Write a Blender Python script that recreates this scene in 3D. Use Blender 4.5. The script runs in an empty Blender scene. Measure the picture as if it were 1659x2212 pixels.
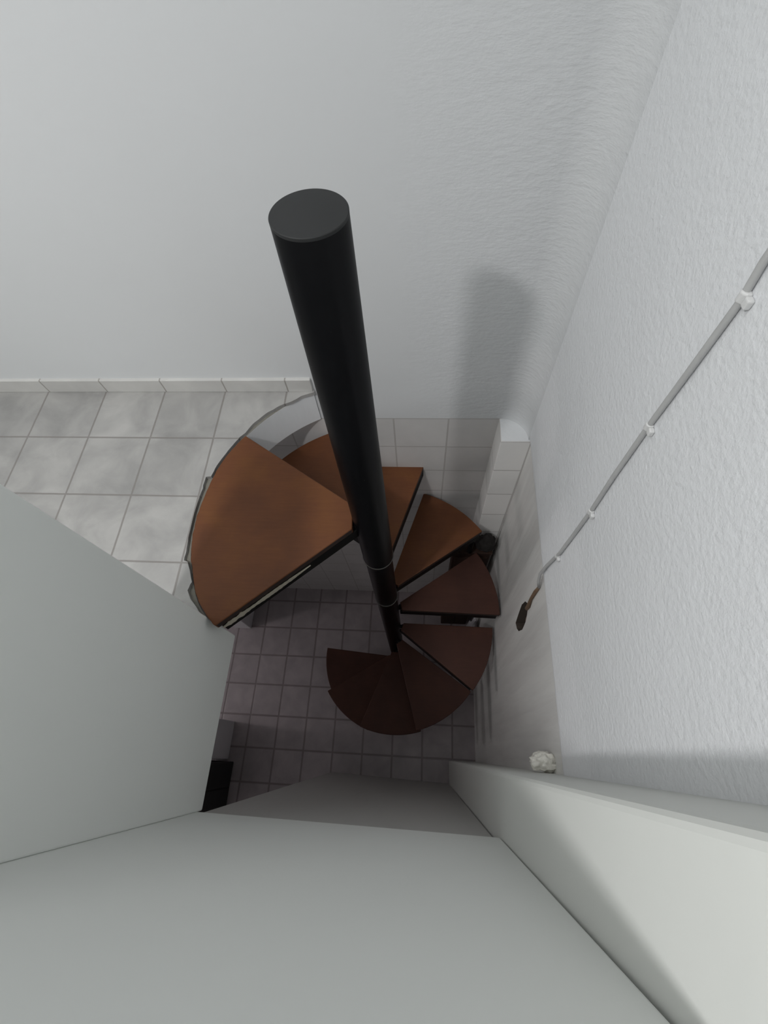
import bpy, bmesh, math, random
from mathutils import Vector, Matrix, noise
random.seed(4)
C = bpy.context.scene.collection
S = 0.2            # one floor tile = 20 cm; all plan numbers below are in tiles
ZF = -11.8         # lower floor, in tiles below the upper floor
def W(x, y, z): return Vector((x*S, y*S, (z-ZF)*S))

# ------------------------------------------------------------------ helpers
def finish(bm, name, mat, parent=None, bevel=0, smooth=False, kind=None, bevel_mat=0):
    bmesh.ops.remove_doubles(bm, verts=bm.verts[:], dist=1e-5)
    bmesh.ops.recalc_face_normals(bm, faces=bm.faces[:])
    me = bpy.data.meshes.new(name); bm.to_mesh(me); bm.free()
    o = bpy.data.objects.new(name, me); C.objects.link(o)
    mats = mat if isinstance(mat, (list, tuple)) else [mat]
    for m in mats: me.materials.append(m)
    if smooth:
        for p in me.polygons: p.use_smooth = True
    if parent: o.parent = parent
    if bevel:
        b = o.modifiers.new('bevel', 'BEVEL'); b.width = bevel*S; b.segments = 3; b.limit_method = 'ANGLE'
        b.angle_limit = math.radians(40); b.material = 0 if not bevel_mat else bevel_mat
    if kind: o['kind'] = kind
    return o
def tag(o, label, cat, group=None):
    o['label'] = label; o['category'] = cat
    if group: o['group'] = group
    return o
def prism(bm, bottom, top, flip=False):
    """bottom/top: equal-length lists of (x,y,z) in tiles"""
    vb = [bm.verts.new(W(*p)) for p in bottom]; vt = [bm.verts.new(W(*p)) for p in top]
    n = len(vb); fs = []
    fs.append(bm.faces.new(list(reversed(vb)))); fs.append(bm.faces.new(vt))
    for i in range(n):
        bm.faces.new((vb[i], vb[(i+1) % n], vt[(i+1) % n], vt[i]))
def extr(bm, poly, z0, z1): prism(bm, [(x, y, z0) for x, y in poly], [(x, y, z1) for x, y in poly])
def box(bm, x0, x1, y0, y1, z0, z1): extr(bm, [(x0, y0), (x1, y0), (x1, y1), (x0, y1)], z0, z1)
def lathe(bm, cx, cy, prof, seg=64):
    """prof: list of (r,z) from bottom to top"""
    rings = []
    for r, z in prof:
        if r <= 1e-6: rings.append([bm.verts.new(W(cx, cy, z))])
        else: rings.append([bm.verts.new(W(cx+r*math.cos(2*math.pi*i/seg), cy+r*math.sin(2*math.pi*i/seg), z)) for i in range(seg)])
    for a, b in zip(rings, rings[1:]):
        for i in range(seg):
            j = (i+1) % seg
            if len(a) == 1: bm.faces.new((a[0], b[j], b[i]))
            elif len(b) == 1: bm.faces.new((a[i], a[j], b[0]))
            else: bm.faces.new((a[i], a[j], b[j], b[i]))
def tube(bm, pts, rad, seg=10):
    ps = [W(*p) for p in pts]; rings = []
    for i, p in enumerate(ps):
        d = (ps[min(i+1, len(ps)-1)]-ps[max(i-1, 0)]).normalized()
        u = d.orthogonal().normalized() if i == 0 else (u-d*u.dot(d)).normalized()
        v = d.cross(u); r = (rad[i] if isinstance(rad, list) else rad)*S
        rings.append([bm.verts.new(p+(u*math.cos(t)+v*math.sin(t))*r) for t in [2*math.pi*k/seg for k in range(seg)]])
    for a, b in zip(rings, rings[1:]):
        for i in range(seg): bm.faces.new((a[i], a[(i+1) % seg], b[(i+1) % seg], b[i]))
    bm.faces.new(list(reversed(rings[0]))); bm.faces.new(rings[-1])
def lump(name, mat, c, r, amp, freq, parent=None, sub=4, seed=0, flat=None):
    bm = bmesh.new(); bmesh.ops.create_icosphere(bm, subdivisions=sub, radius=1)
    for v in bm.verts:
        n = noise.noise(v.co*freq+Vector((seed, seed*2, 1)))*.6+noise.noise(v.co*freq*2.3+Vector((seed, 3, 5)))*.4
        k = 1+amp*n
        p = Vector((v.co.x*r[0]*k, v.co.y*r[1]*k, v.co.z*r[2]*k))
        if flat is not None: p.z = max(p.z, flat)
        v.co = W(c[0]+p.x, c[1]+p.y, c[2]+p.z)
    return finish(bm, name, mat, parent, smooth=True)

# ------------------------------------------------------------------ materials
class NT:
    def __init__(s, name, rough=.6, spec=.5):
        s.m = bpy.data.materials.new(name); s.m.use_nodes = True
        s.t = s.m.node_tree; s.n = s.t.nodes; s.l = s.t.links
        s.b = s.n['Principled BSDF']; s.b.inputs['Roughness'].default_value = rough
        s.b.inputs['Specular IOR Level'].default_value = spec
        s.pos = s.n.new('ShaderNodeNewGeometry').outputs['Position']
    def _in(s, sock, v):
        if hasattr(v, 'is_linked') or hasattr(v, 'links'): s.l.new(v, sock)
        else: sock.default_value = v
    def math(s, op, a, b=0.0, c=None):
        n = s.n.new('ShaderNodeMath'); n.operation = op
        s._in(n.inputs[0], a); s._in(n.inputs[1], b)
        if c is not None: s._in(n.inputs[2], c)
        return n.outputs[0]
    def vmul(s, v, k):
        n = s.n.new('ShaderNodeVectorMath'); n.operation = 'MULTIPLY'; s.l.new(v, n.inputs[0]); n.inputs[1].default_value = k
        return n.outputs[0]
    def noise(s, vec, scale, detail=4, rough=.55, dist=0):
        n = s.n.new('ShaderNodeTexNoise'); s.l.new(vec, n.inputs['Vector'])
        n.inputs['Scale'].default_value = scale; n.inputs['Detail'].default_value = detail
        n.inputs['Roughness'].default_value = rough; n.inputs['Distortion'].default_value = dist
        return n.outputs['Fac']
    def ramp(s, fac, stops):
        n = s.n.new('ShaderNodeValToRGB'); s.l.new(fac, n.inputs[0]); e = n.color_ramp.elements
        for i, (p, c) in enumerate(stops):
            el = e[i] if i < 2 else e.new(p)
            el.position = p; el.color = (*c, 1) if len(c) == 3 else c
        return n.outputs['Color']
    def mix(s, fac, a, b, mode='MIX'):
        n = s.n.new('ShaderNodeMix'); n.data_type = 'RGBA'; n.blend_type = mode
        s._in(n.inputs[0], fac); 
        for k, v in ((6, a), (7, b)):
            if isinstance(v, tuple): n.inputs[k].default_value = (*v, 1)
            else: s.l.new(v, n.inputs[k])
        return n.outputs[2]
    def sep(s, v):
        n = s.n.new('ShaderNodeSeparateXYZ'); s.l.new(v, n.inputs[0]); return n.outputs
    def comb(s, x, y, z=0.0):
        n = s.n.new('ShaderNodeCombineXYZ'); s._in(n.inputs[0], x); s._in(n.inputs[1], y); s._in(n.inputs[2], z); return n.outputs[0]
    def color(s, c):
        if isinstance(c, tuple): s.b.inputs['Base Color'].default_value = (*c, 1)
        else: s.l.new(c, s.b.inputs['Base Color'])
    def bump(s, h, strength=.3, dist=.002):
        n = s.n.new('ShaderNodeBump'); n.inputs['Strength'].default_value = strength; n.inputs['Distance'].default_value = dist
        s.l.new(h, n.inputs['Height'])
        prev = getattr(s, 'lastb', None)
        if prev: s.l.new(prev, n.inputs['Normal'])
        s.lastb = n.outputs[0]; s.l.new(s.lastb, s.b.inputs['Normal'])

def plaster(name, col, kind='smooth', rough=.75):
    t = NT(name, rough, .3)
    big = t.noise(t.pos, 3.0, 3)
    t.color(t.mix(t.math('MULTIPLY', big, .35), col, tuple(c*.88 for c in col)))
    if kind == 'stipple':
        n = t.noise(t.pos, 95, 3, .6); t.bump(n, .55, .0035)
        n2 = t.noise(t.pos, 14, 3); t.bump(n2, .2, .008)
    elif kind == 'trowel':
        # rough horizontal trowelling towards the right, smooth on the left
        x = t.sep(t.pos)[0]
        mask = t.math('MULTIPLY', t.math('SUBTRACT', x, .50), 2.5)
        n_ = t.n.new('ShaderNodeClamp'); t.l.new(mask, n_.inputs[0]); mask = n_.outputs[0]
        n = t.noise(t.vmul(t.pos, (1, 1, 2.6)), 38, 4, .62)
        t.bump(t.math('MULTIPLY', n, mask), .35, .005)
        n2 = t.noise(t.pos, 10, 3); t.bump(t.math('MULTIPLY', n2, mask), .28, .010)
        t.bump(t.noise(t.pos, 60, 2), .08, .002)
    elif kind == 'wavy':
        n = t.noise(t.vmul(t.pos, (1, 1, .25)), 9, 3); t.bump(n, .5, .012)
    else:
        t.bump(t.noise(t.pos, 45, 2), .10, .002)
    return t.m

def tile(name, axes, pitch, phase, col_a, col_b, grout, width=.022, rough=.35, var=.15, cloud=(9, .55), bump=.35):
    t = NT(name, rough, .4)
    xyz = t.sep(t.pos); uv = []
    wob = t.math('MULTIPLY', t.math('SUBTRACT', t.noise(t.pos, 22, 2), .5), .006)
    for a, p, ph in zip(axes, pitch, phase):
        uv.append(t.math('ADD', t.math('DIVIDE', t.math('SUBTRACT', xyz[a], ph), p), wob))
    d = []
    for u in uv:
        f = t.math('FRACT', u); d.append(t.math('MINIMUM', f, t.math('SUBTRACT', 1.0, f)))
    dd = t.math('MINIMUM', d[0], d[1])
    g = t.n.new('ShaderNodeMapRange'); t.l.new(dd, g.inputs[0])
    g.inputs[1].default_value = width*.5; g.inputs[2].default_value = width*1.1; g.inputs[3].default_value = 1; g.inputs[4].default_value = 0
    cell = t.comb(t.math('FLOOR', uv[0]), t.math('FLOOR', uv[1]))
    wn = t.n.new('ShaderNodeTexWhiteNoise'); wn.noise_dimensions = '3D'; t.l.new(cell, wn.inputs['Vector'])
    cl = t.ramp(t.noise(t.pos, cloud[0], 6, cloud[1], .4), [(.32, col_b), (.68, col_a)])
    cl = t.mix(t.math('MULTIPLY', wn.outputs['Value'], var), cl, (0.0, 0.0, 0.0))
    t.color(t.mix(t.math('MULTIPLY', g.outputs[0], .8), cl, grout))
    t.bump(t.math('SUBTRACT', 1.0, g.outputs[0]), bump, .002)
    return t.m

WHITE = (.74, .75, .76)
m_back = plaster('back_wall_plaster', (.665, .675, .69), 'trowel')
m_right = plaster('right_wall_stippled_plaster', (.75, .76, .78), 'stipple')
m_left = plaster('parapet_plaster', (.82, .84, .82))
m_box = plaster('boxed_column_plaster', (.66, .67, .645))
m_rim = plaster('slab_rim_plaster', (.82, .83, .85), 'wavy')
m_low = plaster('lower_room_plaster', (.6, .6, .59))
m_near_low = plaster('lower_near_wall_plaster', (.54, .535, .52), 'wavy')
m_ceil = plaster('ceiling_plaster', (.78, .78, .78))
m_tiles = tile('upper_floor_tiles', (0, 1), (S, S), (0, 0), (.42, .41, .40), (.29, .285, .28), (.19, .175, .165), width=.016, var=.12)
m_tiles_low = tile('lower_floor_tiles', (0, 1), (S*.985, S*1.01), (-.64*S, -.19*S), (.40, .355, .37), (.31, .28, .29), (.17, .14, .145), width=.035, var=.10)
m_skirt = tile('skirting_tiles', (0, 2), (S, S*5), (.03*S, (ZF*-1-.9)*S), (.60, .59, .575), (.52, .51, .50), (.26, .24, .22), width=.013, var=.06)
m_wains = tile('back_wainscot_tiles', (0, 2), (S*.93, S*.875), (2.65*S, (-.73-ZF)*S), (.68, .665, .66), (.63, .62, .615), (.44, .42, .41), width=.018, var=.04, rough=.25, bump=.15)
m_pil = tile('pilaster_tiles', (0, 2), (S*1.2, S*.875), (4.9*S, (-.73-ZF)*S), (.88, .87, .86), (.85, .84, .83), (.46, .44, .43), width=.018, var=.04, rough=.25, bump=.15)

def shade_streaked():
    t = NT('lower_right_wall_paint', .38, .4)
    st = t.noise(t.vmul(t.pos, (1, 7, .55)), 2.2, 4, .6, .3)  # faint streaks painted into the wall colour, standing in for tread shadows
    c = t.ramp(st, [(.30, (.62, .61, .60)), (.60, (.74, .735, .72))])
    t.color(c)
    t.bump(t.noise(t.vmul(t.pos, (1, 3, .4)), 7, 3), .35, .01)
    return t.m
m_rlow = shade_streaked()

def wood(name, a, b, c, rough=.42):
    t = NT(name, rough, .16)
    oc = t.n.new('ShaderNodeTexCoord').outputs['Object']
    grain = t.noise(t.vmul(oc, (5, 70, 5)), 3.0, 5, .6, .5)
    blot = t.noise(oc, 6.5, 4, .6)
    base = t.ramp(blot, [(.30, b), (.55, a), (.78, c)])
    t.color(t.mix(t.math('MULTIPLY', grain, .45), base, tuple(x*.45 for x in b)))
    r = t.math('ADD', t.math('MULTIPLY', blot, .25), rough-.1); t.l.new(r, t.b.inputs['Roughness'])
    t.bump(grain, .12, .001)
    return t.m
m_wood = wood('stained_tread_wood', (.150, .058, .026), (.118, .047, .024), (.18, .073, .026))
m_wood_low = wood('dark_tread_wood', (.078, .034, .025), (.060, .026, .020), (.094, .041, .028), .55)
m_edge = NT('dark_tread_edge', .55).m; m_edge.node_tree.nodes['Principled BSDF'].inputs['Base Color'].default_value = (.022, .011, .008, 1)

def paint(name, col, rough, bumpy=.15, spec=.5, chips=0):
    t = NT(name, rough, spec)
    if chips:
        n = t.noise(t.pos, 210, 2, .4)
        t.color(t.ramp(n, [(.80, col), (.815, (.16, .15, .14))]))
    else:
        v = t.noise(t.pos, 12, 3); t.color(t.mix(v, col, tuple(c*.7 for c in col)))
    t.bump(t.noise(t.pos, 30, 3), bumpy, .001)
    return t.m
m_pole = paint('glossy_black_pole_paint', (.003, .003, .0038), .30, .10, .13, chips=1)
m_cap = paint('matt_charcoal_cap_paint', (.028, .029, .030), .65, .1, .3)
m_steel = paint('black_steel_paint', (.005, .0045, .0045), .55, .15, .15)
m_ring = paint('worn_steel_edge', (.07, .065, .06), .5)
m_black = paint('black_furniture_laminate', (.004, .004, .005), .5)
m_cable = paint('white_painted_cable', (.52, .52, .52), .6)
m_clip = paint('white_plastic_clip', (.74, .74, .74), .5)
m_brownend = paint('dirty_brown_cable_end', (.16, .10, .06), .8)
m_brick = paint('exposed_red_brick', (.13, .075, .055), .9, .6)
m_hole = paint('dark_hole_mortar', (.06, .045, .035), .9, .6)
m_mortar = plaster('grey_slab_mortar', (.20, .19, .165), 'stipple', .9)
m_foam = plaster('cream_filler', (.80, .78, .72), 'stipple', .8)
m_cream = paint('chipped_cream_paint', (.50, .45, .37), .7, .5)
m_bag = paint('dark_cloth', (.016, .013, .012), .9, .5)
m_white_bag = paint('pale_plastic_bag', (.55, .54, .57), .4, .5)
m_boxwood = wood('old_brown_box_wood', (.05, .027, .02), (.03, .017, .013), (.075, .04, .026), .6)

# ------------------------------------------------------------------ setting
PX, PY = 2.4663, .7424
XR, YB, ZT = 4.85, 2.941, -.72
# upper floor: tile skin with its broken edge round the stair hole
PROF = [(116, 2.40), (146.5, 2.373), (151, 2.386), (160, 2.400), (168, 2.396), (174, 2.398), (181, 2.419), (189, 2.438), (195, 2.452), (201, 2.445), (207, 2.462), (211, 2.462), (216, 2.435), (221, 2.404)]
def prof(a):                                       # plan radius of the top board, as measured round the pole
    for (p, q), (u, v) in zip(PROF, PROF[1:]):
        if p <= a <= u: return q+(v-q)*(a-p)/(u-p)
    return PROF[0][1] if a < PROF[0][0] else PROF[-1][1]
def pol(a, rr): return (PX+rr*math.cos(math.radians(a)), PY+rr*math.sin(math.radians(a)))
edge = [(1.435, 2.888), (1.252, 2.814), (1.172, 2.749), (1.092, 2.695), (.933, 2.622), (.836, 2.54), (.738, 2.468), (.647, 2.362), (.556, 2.256)]
edge += [pol(a, prof(a)+d) for a, d in ((145.7, .035), (147.5, .045), (149, .04), (152, .035), (156, .03), (160, .032), (164, .03), (166, .032), (166.6, .10), (168, .09), (171, .065), (175, .06), (180, .05), (186, .045), (190, .05), (193.5, .06), (196.3, .09), (197, .045), (200, .03), (204, .02), (206, .09), (209, .08), (212, .05), (216, .04))]
rag = []
for i in range(len(edge)-1):                       # roughen the break
    a, b = Vector(edge[i]), Vector(edge[i+1]); rag.append(tuple(a))
    for k in (1, 2):
        p = a.lerp(b, k/3); q = noise.noise(Vector((p.x*9, p.y*9, 3)))*.022; rag.append((p.x-abs(q)*.6, p.y+q*.3))
rag.append(edge[-1])
bm = bmesh.new()
extr(bm, [(-12.5, YB), (1.44, YB)]+rag+[(-.1, -.69), (-.1, -12.5), (-12.5, -12.5)], -.06, 0)
finish(bm, 'floor', m_tiles, kind='structure')
# concrete slab under it
def arc(a0, a1, r, n): return [(PX+r*math.cos(math.radians(a0+(a1-a0)*i/n)), PY+r*math.sin(math.radians(a0+(a1-a0)*i/n))) for i in range(n+1)]
bm = bmesh.new(); RH = 2.445
rim = [pol(a, prof(a)+(.022 if a > 146 else .02)) for a in [115.8+i*100.2/60 for i in range(61)]]
extr(bm, [(-12.5, YB)]+rim+[(.44, -.70), (-.1, -.70), (-.1, -3.3), (4.85, -3.3), (4.85, -12.5), (-12.5, -12.5)], ZT, -.06)
o = finish(bm, 'ceiling_lower', [m_rim, m_mortar], kind='structure')
for p in o.data.polygons:
    if p.normal.z > .5: p.material_index = 1
# back wall, rounded into the right wall
bm = bmesh.new(); fr = .42
fil = [(XR-fr+fr*math.sin(t), YB-fr+fr*math.cos(t)) for t in [math.pi/2*i/40 for i in range(41)]]
extr(bm, [(-12.5, YB), (XR-fr, YB)]+fil+[(XR+.5, YB-fr), (XR+.5, YB+.6), (-12.5, YB+.6)], ZT, 13.5)
finish(bm, 'wall_back', m_back, kind='structure')
bm = bmesh.new()
prism(bm, [(-12.5, 3.35, ZF), (5.4, 3.35, ZF), (5.4, 3.9, ZF), (-12.5, 3.9, ZF)], [(-12.5, YB, ZT), (5.4, YB, ZT), (5.4, 3.9, ZT), (-12.5, 3.9, ZT)])
finish(bm, 'wall_back_lower', m_wains, kind='structure')
# right wall: upper part stands slightly proud of the lower one
bm = bmesh.new(); rc = .16                        # lower lip is rounded off
sec = [(XR+.5, ZT), (XR+.045, ZT)]+[(XR+.045*(1-math.sin(t)), ZT+rc*(1-math.cos(t))) for t in [math.pi/2*i/8 for i in range(1, 9)]]+[(XR, 13.5), (XR+.5, 13.5)]
prism(bm, [(x, -12.5, z) for x, z in sec], [(x, YB-fr, z) for x, z in sec])
finish(bm, 'wall_right', m_right, kind='structure')
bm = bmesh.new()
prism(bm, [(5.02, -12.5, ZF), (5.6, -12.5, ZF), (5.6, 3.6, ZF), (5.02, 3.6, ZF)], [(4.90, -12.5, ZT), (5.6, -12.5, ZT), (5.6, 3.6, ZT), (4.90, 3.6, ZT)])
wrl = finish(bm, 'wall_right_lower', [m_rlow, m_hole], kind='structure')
# broken hole in it
hp = [(.30, -2.20), (.33, -2.5), (.26, -2.84), (.17, -3.2), (.03, -3.12), (-.06, -2.96), (-.11, -2.63), (-.05, -2.3), (.05, -2.12), (.18, -2.0), (.24, -2.08)]
bm = bmesh.new()
va = [bm.verts.new(W(4.7, y, z)) for y, z in hp]; vb = [bm.verts.new(W(5.25, y*.8+.02, z*.98-.05)) for y, z in hp]
bm.faces.new(va); bm.faces.new(list(reversed(vb)))
for i in range(len(hp)): bm.faces.new((va[i], va[(i+1) % len(hp)], vb[(i+1) % len(hp)], vb[i]))
cut = finish(bm, 'cutter', m_hole)
md = wrl.modifiers.new('hole', 'BOOLEAN'); md.operation = 'DIFFERENCE'; md.object = cut; md.solver = 'EXACT'
dg = bpy.context.evaluated_depsgraph_get(); me = bpy.data.meshes.new_from_object(wrl.evaluated_get(dg))
wrl.modifiers.clear(); wrl.data = me; bpy.data.objects.remove(cut, do_unlink=True)
for p in me.polygons:
    c = p.center
    if abs(c.y) < .5*S and -3.3 < c.z/S+ZF < -1.9 and c.x > 4.9*S+.002 and p.area < .03: p.material_index = 1
bk = bmesh.new()
for z, y, w, h in ((-2.45, .13, .13, .22), (-2.85, .10, .12, .16)):
    box(bk, 5.06, 5.24, y-w, y+w, z-h, z+h)
finish(bk, 'exposed_brick', m_brick, wrl, bevel=.03)
# corner pilaster under the back wall
bm = bmesh.new(); box(bm, 4.41, 4.93, 2.48, 3.34, ZF, ZT-.004)
o = finish(bm, 'trim_1', [m_pil, m_back], kind='structure', bevel=.012)
for p in o.data.polygons:
    if p.normal.z > .5: p.material_index = 1
# left parapet with its downstand beam
bm = bmesh.new(); box(bm, -.1, .5, -2.88, -.70, -1.08, 4.05)
finish(bm, 'wall_left', m_left, kind='structure', bevel=.02)
# near parapet
bm = bmesh.new()
prism(bm, [(-.1, -3.48, -1.0), (4.105, -3.48, -.7), (4.105, -2.88, -.66), (-.1, -2.88, -1.04)], [(-.1, -3.48, 4.05), (4.068, -3.48, 4.05), (4.068, -2.88, 4.05), (-.1, -2.88, 4.05)])
finish(bm, 'wall_near', m_left, kind='structure', bevel=.02)
bm = bmesh.new()
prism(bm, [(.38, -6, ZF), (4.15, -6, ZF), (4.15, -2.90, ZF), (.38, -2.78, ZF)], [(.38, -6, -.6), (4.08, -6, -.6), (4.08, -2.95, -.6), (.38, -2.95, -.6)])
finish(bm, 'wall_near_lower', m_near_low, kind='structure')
# boxed column between near and right walls, runs the whole height
bm = bmesh.new(); prism(bm, [(4.16, -3.48, ZF), (5.05, -3.48, ZF), (5.05, -2.23, ZF), (4.16, -2.23, ZF)], [(4.056, -3.48, 13.5), (5.05, -3.48, 13.5), (5.05, -2.23, 13.5), (4.056, -2.23, 13.5)])
finish(bm, 'trim_2', m_box, kind='structure', bevel=.05)
# skirting of cut tiles
bm = bmesh.new(); box(bm, -12.5, 1.42, YB-.05, YB+.02, .0, .265)
finish(bm, 'baseboard_back', m_skirt, kind='structure', bevel=.01)
# lower room
bm = bmesh.new(); box(bm, -12.5, 5.3, -12.5, 3.6, ZF-.3, ZF)
finish(bm, 'floor_lower', m_tiles_low, kind='structure')
bm = bmesh.new()
box(bm, -3.75, -3.12, 1.74, 3.4, ZF, ZT); box(bm, -3.75, -3.12, -2.6, -1.44, ZF, ZT)
finish(bm, 'wall_left_lower', plaster('lower_left_wall_plaster', (.74, .73, .76)), kind='structure', bevel=.03)
bm = bmesh.new(); box(bm, -13, -12.5, -12.5, 3.6, ZF, 13.5); finish(bm, 'wall_far_left', m_left, kind='structure')
bm = bmesh.new(); box(bm, -13, 5.4, -13, -12.5, ZF, 13.5); finish(bm, 'wall_rear', m_left, kind='structure')
bm = bmesh.new(); box(bm, -13, 5.4, -13, 3.6, 13.5, 14); finish(bm, 'ceiling', m_ceil, kind='structure')

# ------------------------------------------------------------------ spiral staircase: one thing
stair = bpy.data.objects.new('spiral_staircase', None); C.objects.link(stair)
stair.location = W(PX, PY, ZF)
tag(stair, 'dark brown wooden spiral staircase winding down round a thick black pole', 'staircase')
def own(o):                                        # parent without moving
    p = o.parent; m = Matrix.Translation(stair.location).inverted()
    o.matrix_parent_inverse = m; return o
bm = bmesh.new()
lathe(bm, PX, PY, [(0, ZF), (.40, ZF), (.40, ZF+.08), (.205, ZF+.1), (.205, -9.6), (.215, -3.67), (.222, -3.66), (.224, -1.44), (.242, -1.43), (.243, 4.055), (.236, 4.066), (0, 4.066)])
pole = own(finish(bm, 'center_pole', m_pole, stair, smooth=True))
pole.modifiers.new('e', 'EDGE_SPLIT').split_angle = math.radians(35)
bm = bmesh.new(); lathe(bm, PX, PY, [(0, 4.03), (.235, 4.03), (.2435, 4.068), (.2435, 4.079), (.240, 4.083), (0, 4.083)])
cap = finish(bm, 'pole_cap', m_cap, pole, smooth=True); cap.matrix_parent_inverse = Matrix.Identity(4)
cap.modifiers.new('e', 'EDGE_SPLIT').split_angle = math.radians(35); cap['label'] = 'matt charcoal end cap'
for z, r in ((-1.44, .247), (-3.66, .232)):
    bm = bmesh.new(); lathe(bm, PX, PY, [(r-.03, z-.018), (r, z-.018), (r+.004, z), (r, z+.014), (r-.03, z+.02)])
    finish(bm, 'collar_ring', m_ring, pole, smooth=True)['label'] = 'worn bare metal lip of a collar'

RT, RISE, TH0, STEP = 2.431, 1.1795, 146.3, 36.78
RI = .29
def sector(a0, a1, r, ri, n=22, jag=0, seed=0):
    """outline, a0 > a1 in degrees: outer arc then flat inner end"""
    out = []
    for i in range(n+1):
        a = a0+(a1-a0)*i/n
        q = r if not jag else prof(a)+noise.noise(Vector((a*.45, seed, 0)))*jag
        out.append((PX+q*math.cos(math.radians(a)), PY+q*math.sin(math.radians(a))))
    for a in (a1, a0):
        out.append((PX+ri*math.cos(math.radians(a)), PY+ri*math.sin(math.radians(a))))
    return out
def bar(bm, p, q, w, z0, z1):
    p, q = Vector(p), Vector(q); d = (q-p).normalized(); n = Vector((-d.y, d.x))*w
    extr(bm, [tuple(p), tuple(q), tuple(q+n), tuple(p+n)], z0, z1)
def pt(a, r): return (PX+r*math.cos(math.radians(a)), PY+r*math.sin(math.radians(a)))
def make_tread(i, a0, a1, ri=RI, mat=m_wood, R=RT, jag=0):
    z = -i*RISE
    bm = bmesh.new(); extr(bm, sector(a0, a1, R, ri, 70 if i == 0 else 24, jag, i), z-.13, z)
    o = finish(bm, 'tread', [mat, m_edge], stair, bevel=.016)
    for p in o.data.polygons:
        if p.normal.z < .5: p.material_index = 1
    own(o)
    # welded steel frame below the board
    bm = bmesh.new()
    lo, hi = z-.34, z-.132
    sgn_in = -1
    bar(bm, pt(a0, .24), pt(a0, R-.05), -.05, lo, hi)
    bar(bm, pt(a1, .24), pt(a1, R-.05), .05, lo, hi)
    am = (a0+a1)/2
    bar(bm, pt(am, .2), pt(am, R-.35), .06, z-.26, hi)
    f = finish(bm, 'support_frame', m_steel, o, bevel=.006); f['label'] = 'black steel frame under the board'
    return o, f
treads = []
t1, f1 = make_tread(0, 220.4, 146.5, .30, m_wood, 2.405, .012); t1['label'] = 'wide top tread level with the tiled floor'
# chipped cream paint left along the front of the top tread's frame
bm = bmesh.new(); a1 = 220.4; n = 60
d = Vector((math.cos(math.radians(a1)), math.sin(math.radians(a1)))); nn = Vector((-d.y, d.x))
prev = None
for k in range(n+1):
    r = 1.02+(2.36-1.02)*k/n
    h = .045+.045*noise.noise(Vector((r*5, 1, 0)))+.03*noise.noise(Vector((r*17, 4, 0)))
    h *= min(1, (r-1.0)*2.2, (2.40-r)*8)
    h = max(h, .004)
    p = Vector((PX, PY))+d*r+nn*.012; zc = -.18
    q = [bm.verts.new(W(p.x, p.y, zc-h)), bm.verts.new(W(p.x, p.y, zc+h*.8)), bm.verts.new(W(p.x-nn.x*.03, p.y-nn.y*.03, zc+h*.8)), bm.verts.new(W(p.x-nn.x*.03, p.y-nn.y*.03, zc-h))]
    if prev:
        for j in range(4): bm.faces.new((prev[j], q[j], q[(j+1) % 4], prev[(j+1) % 4]))
    else: bm.faces.new(q)
    prev = q
bm.faces.new(list(reversed(prev)))
finish(bm, 'worn_strip', m_cream, t1)['label'] = 'chipped cream paint strip'
# flake of pale paint near the pole on the top tread
for i in range(1, 10):
    a0 = TH0-(i-1)*STEP; a1 = a0-STEP
    ov = 0 if i < 6 else 3.0                        # the lower boards tuck under the ones above
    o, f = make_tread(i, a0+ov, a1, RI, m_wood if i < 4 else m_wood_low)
    if i == 3:                                      # rod tying this tread to the next at the rim
        bm = bmesh.new(); q = pt(a1+2.5, RT-.12)
        tube(bm, [(q[0], q[1], -3*RISE-.3), (q[0], q[1], -4*RISE+.0)], .055, 12)
        finish(bm, 'tie_rod', m_steel, o, smooth=True)['label'] = 'black upright rod down to the next tread'

# ------------------------------------------------------------------ cable on the right wall
cab = bpy.data.objects.new('wall_cable', None); C.objects.link(cab); cab.location = W(XR, .15, .2)
tag(cab, 'thin white painted cable clipped straight up the right wall from a broken hole', 'cable')
inv = Matrix.Translation(cab.location).inverted()
pts = [(XR+.03, .16, -1.06), (XR-.02, .175, -.86), (XR-.045, .205, -.62), (XR-.04, .20, -.29), (XR-.03, .172, .05), (XR-.03, .14, .32), (XR-.025, .132, .9), (XR-.025, .125, 1.46), (XR-.03, .143, 2.1), (XR-.025, .152, 2.8), (XR-.03, .13, 3.4), (XR-.025, .125, 3.92), (XR-.03, .15, 4.13), (XR-.03, .15, 7), (XR-.03, .15, 13.4)]
bm = bmesh.new(); tube(bm, pts, .021, 12)
o = finish(bm, 'cable_sheath', m_cable, cab, smooth=True); o.matrix_parent_inverse = inv
bm = bmesh.new(); tube(bm, [(XR+.03, .16, -1.05), (4.885, .17, -1.3), (4.88, .15, -1.62), (4.885, .10, -1.85), (4.90, .12, -2.05), (4.98, .14, -2.2)], [.02, .03, .024, .036, .034, .02], 10)
o = finish(bm, 'cable_end', m_brownend, cab, smooth=True); o.matrix_parent_inverse = inv; o['label'] = 'dirty brown frayed end going into the hole'
for z, y in ((.20, .155), (1.46, .125), (2.80, .152), (3.95, .125)):
    bm = bmesh.new(); ring = [(XR+.0, y-.03), (XR-.03, y-.03), (XR-.055, y-.012), (XR-.055, y+.012), (XR-.03, y+.03), (XR+.0, y+.03)]
    extr(bm, ring, z-.035, z+.035); box(bm, XR-.04, XR, y-.075, y-.028, z-.03, z+.03)
    o = finish(bm, 'cable_clip', m_clip, cab, bevel=.012); o.matrix_parent_inverse = inv
# filler lump beside the boxed column
lm = lump('filler_lump', m_foam, (4.80, -2.10, -1.32), (.17, .12, .20), .55, 2.2, seed=3)
tag(lm, 'small cream lump of filler stuck in the corner beside the boxed column', 'filler')

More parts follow.
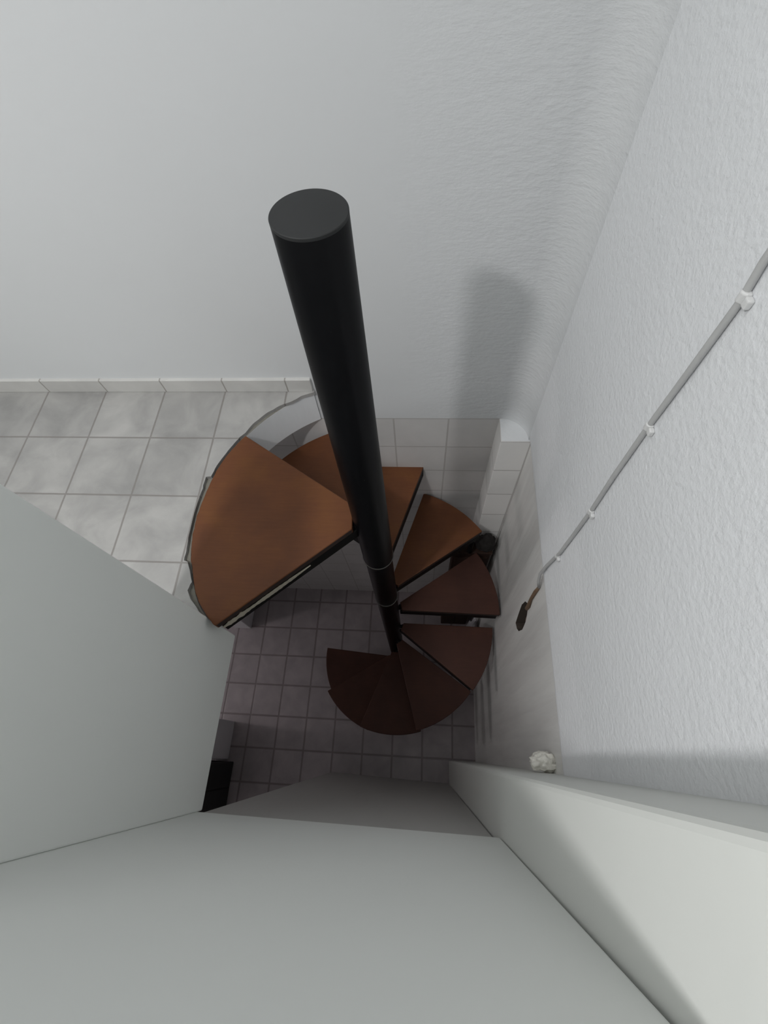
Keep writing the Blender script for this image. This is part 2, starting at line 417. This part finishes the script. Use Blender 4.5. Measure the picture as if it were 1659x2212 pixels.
# ------------------------------------------------------------------ things stored below
def root(name, loc, label, cat):
    r = bpy.data.objects.new(name, None); C.objects.link(r); r.location = W(*loc); tag(r, label, cat); return r
def put(o, r): o.matrix_parent_inverse = Matrix.Translation(r.location).inverted(); return o
r = root('wooden_box', (4.3, 2.2, ZF), 'tall narrow dark brown wooden box standing in the corner under the stairs', 'box')
bm = bmesh.new(); box(bm, 3.90, 4.80, 2.2, 2.46, ZF, -4.9); put(finish(bm, 'box_body', m_boxwood, r, bevel=.03), r)
bm = bmesh.new(); box(bm, 3.97, 4.32, 2.175, 2.2, ZF+.3, -5.1); box(bm, 4.38, 4.73, 2.175, 2.2, ZF+.3, -5.1)
put(finish(bm, 'front_panel', m_boxwood, r, bevel=.01), r)
bm = bmesh.new(); box(bm, 3.87, 4.82, 2.17, 2.465, -4.9, -4.8); put(finish(bm, 'box_lid', m_boxwood, r, bevel=.02), r)
lm = lump('cloth_bundle', m_bag, (4.62, 2.31, -4.50), (.22, .15, .36), .5, 1.6, seed=8, flat=-.28)
tag(lm, 'dark crumpled cloth bundle lying on top of the tall brown box', 'cloth')
lm = lump('plastic_bag', m_white_bag, (4.80, 1.62, ZF+1.35), (.17, .2, 1.5), .45, 1.3, seed=5, flat=-1.34)
tag(lm, 'pale plastic bag standing on the lower floor in front of the brown box', 'bag')
r = root('storage_cabinet', (-3.35, -3.3, ZF), 'black low cabinet standing in the dark lower room at the left', 'cabinet')
bm = bmesh.new(); box(bm, -3.85, -2.92, -4.1, -2.66, ZF, ZF+3.4); put(finish(bm, 'cabinet_body', m_black, r, bevel=.03), r)
bm = bmesh.new(); box(bm, -2.92, -2.87, -3.36, -2.70, ZF+.15, ZF+3.3); put(finish(bm, 'cabinet_door', m_black, r, bevel=.02), r)
bm = bmesh.new(); box(bm, -2.92, -2.87, -4.06, -3.40, ZF+.15, ZF+3.3); put(finish(bm, 'cabinet_door', m_black, r, bevel=.02), r)

# ------------------------------------------------------------------ light
def lamp(name, loc, energy, radius, col=(1, 1, 1)):
    l = bpy.data.lights.new(name, 'POINT'); l.energy = energy; l.shadow_soft_size = radius*S; l.color = col
    o = bpy.data.objects.new(name, l); o.location = W(*loc); C.objects.link(o); return o
l = bpy.data.lights.new('upper_lamp', 'AREA'); l.shape = 'DISK'; l.size = .13; l.energy = 18; l.color = (1, .99, .985)
o = bpy.data.objects.new('upper_lamp', l); o.location = W(-.95, -3.86, 9.1); C.objects.link(o)
lamp('lower_lamp', (-10.3, -.9, -4.6), 13, .5, (1, .93, .93))
l = bpy.data.lights.new('overhead_fill', 'AREA'); l.shape = 'DISK'; l.size = 1.3; l.energy = 3; l.color = (.98, 1, .98)  # added soft fill over the shaft, no real fixture there
o = bpy.data.objects.new('overhead_fill', l); o.location = W(2.2, -.6, 13.2); C.objects.link(o)
l = bpy.data.lights.new('left_fill', 'AREA'); l.shape = 'DISK'; l.size = 1.5; l.energy = 22; l.color = (.98, 1, .98)  # second added fill, lifts the unlit face of the boxed column
o = bpy.data.objects.new('left_fill', l); o.location = W(-4.2, -2.2, 13.2); C.objects.link(o)
w = bpy.data.worlds.new('world'); bpy.context.scene.world = w; w.use_nodes = True
w.node_tree.nodes['Background'].inputs[0].default_value = (.6, .62, .65, 1); w.node_tree.nodes['Background'].inputs[1].default_value = .1

# ------------------------------------------------------------------ camera
R = [[0.9965240457153334, 0.019112378249177293, -0.08108355757368078], [0.05345024429208402, -0.8932574520095402, 0.446356579221748], [-0.06389755626204004, -0.44913900011809754, -0.8911740912283385]]
cam = bpy.data.cameras.new('camera'); co = bpy.data.objects.new('camera', cam); C.objects.link(co)
cam.sensor_fit = 'HORIZONTAL'; cam.sensor_width = 36; cam.lens = 36*1035.6806/1659; cam.clip_start = .01
M = Matrix(((R[0][0], -R[0][1], -R[0][2], 0), (R[1][0], -R[1][1], -R[1][2], 0), (R[2][0], -R[2][1], -R[2][2], 0), (0, 0, 0, 1)))
co.matrix_world = Matrix.Translation(W(3.178599, -2.096009, 5.793933)) @ M
sc = bpy.context.scene; sc.camera = co
sc.view_settings.view_transform = 'Standard'; sc.view_settings.look = 'None'; sc.view_settings.exposure = -.06
sc.cycles.max_bounces = 10; sc.cycles.diffuse_bounces = 7
try: sc.cycles.use_denoising = True
except Exception: pass
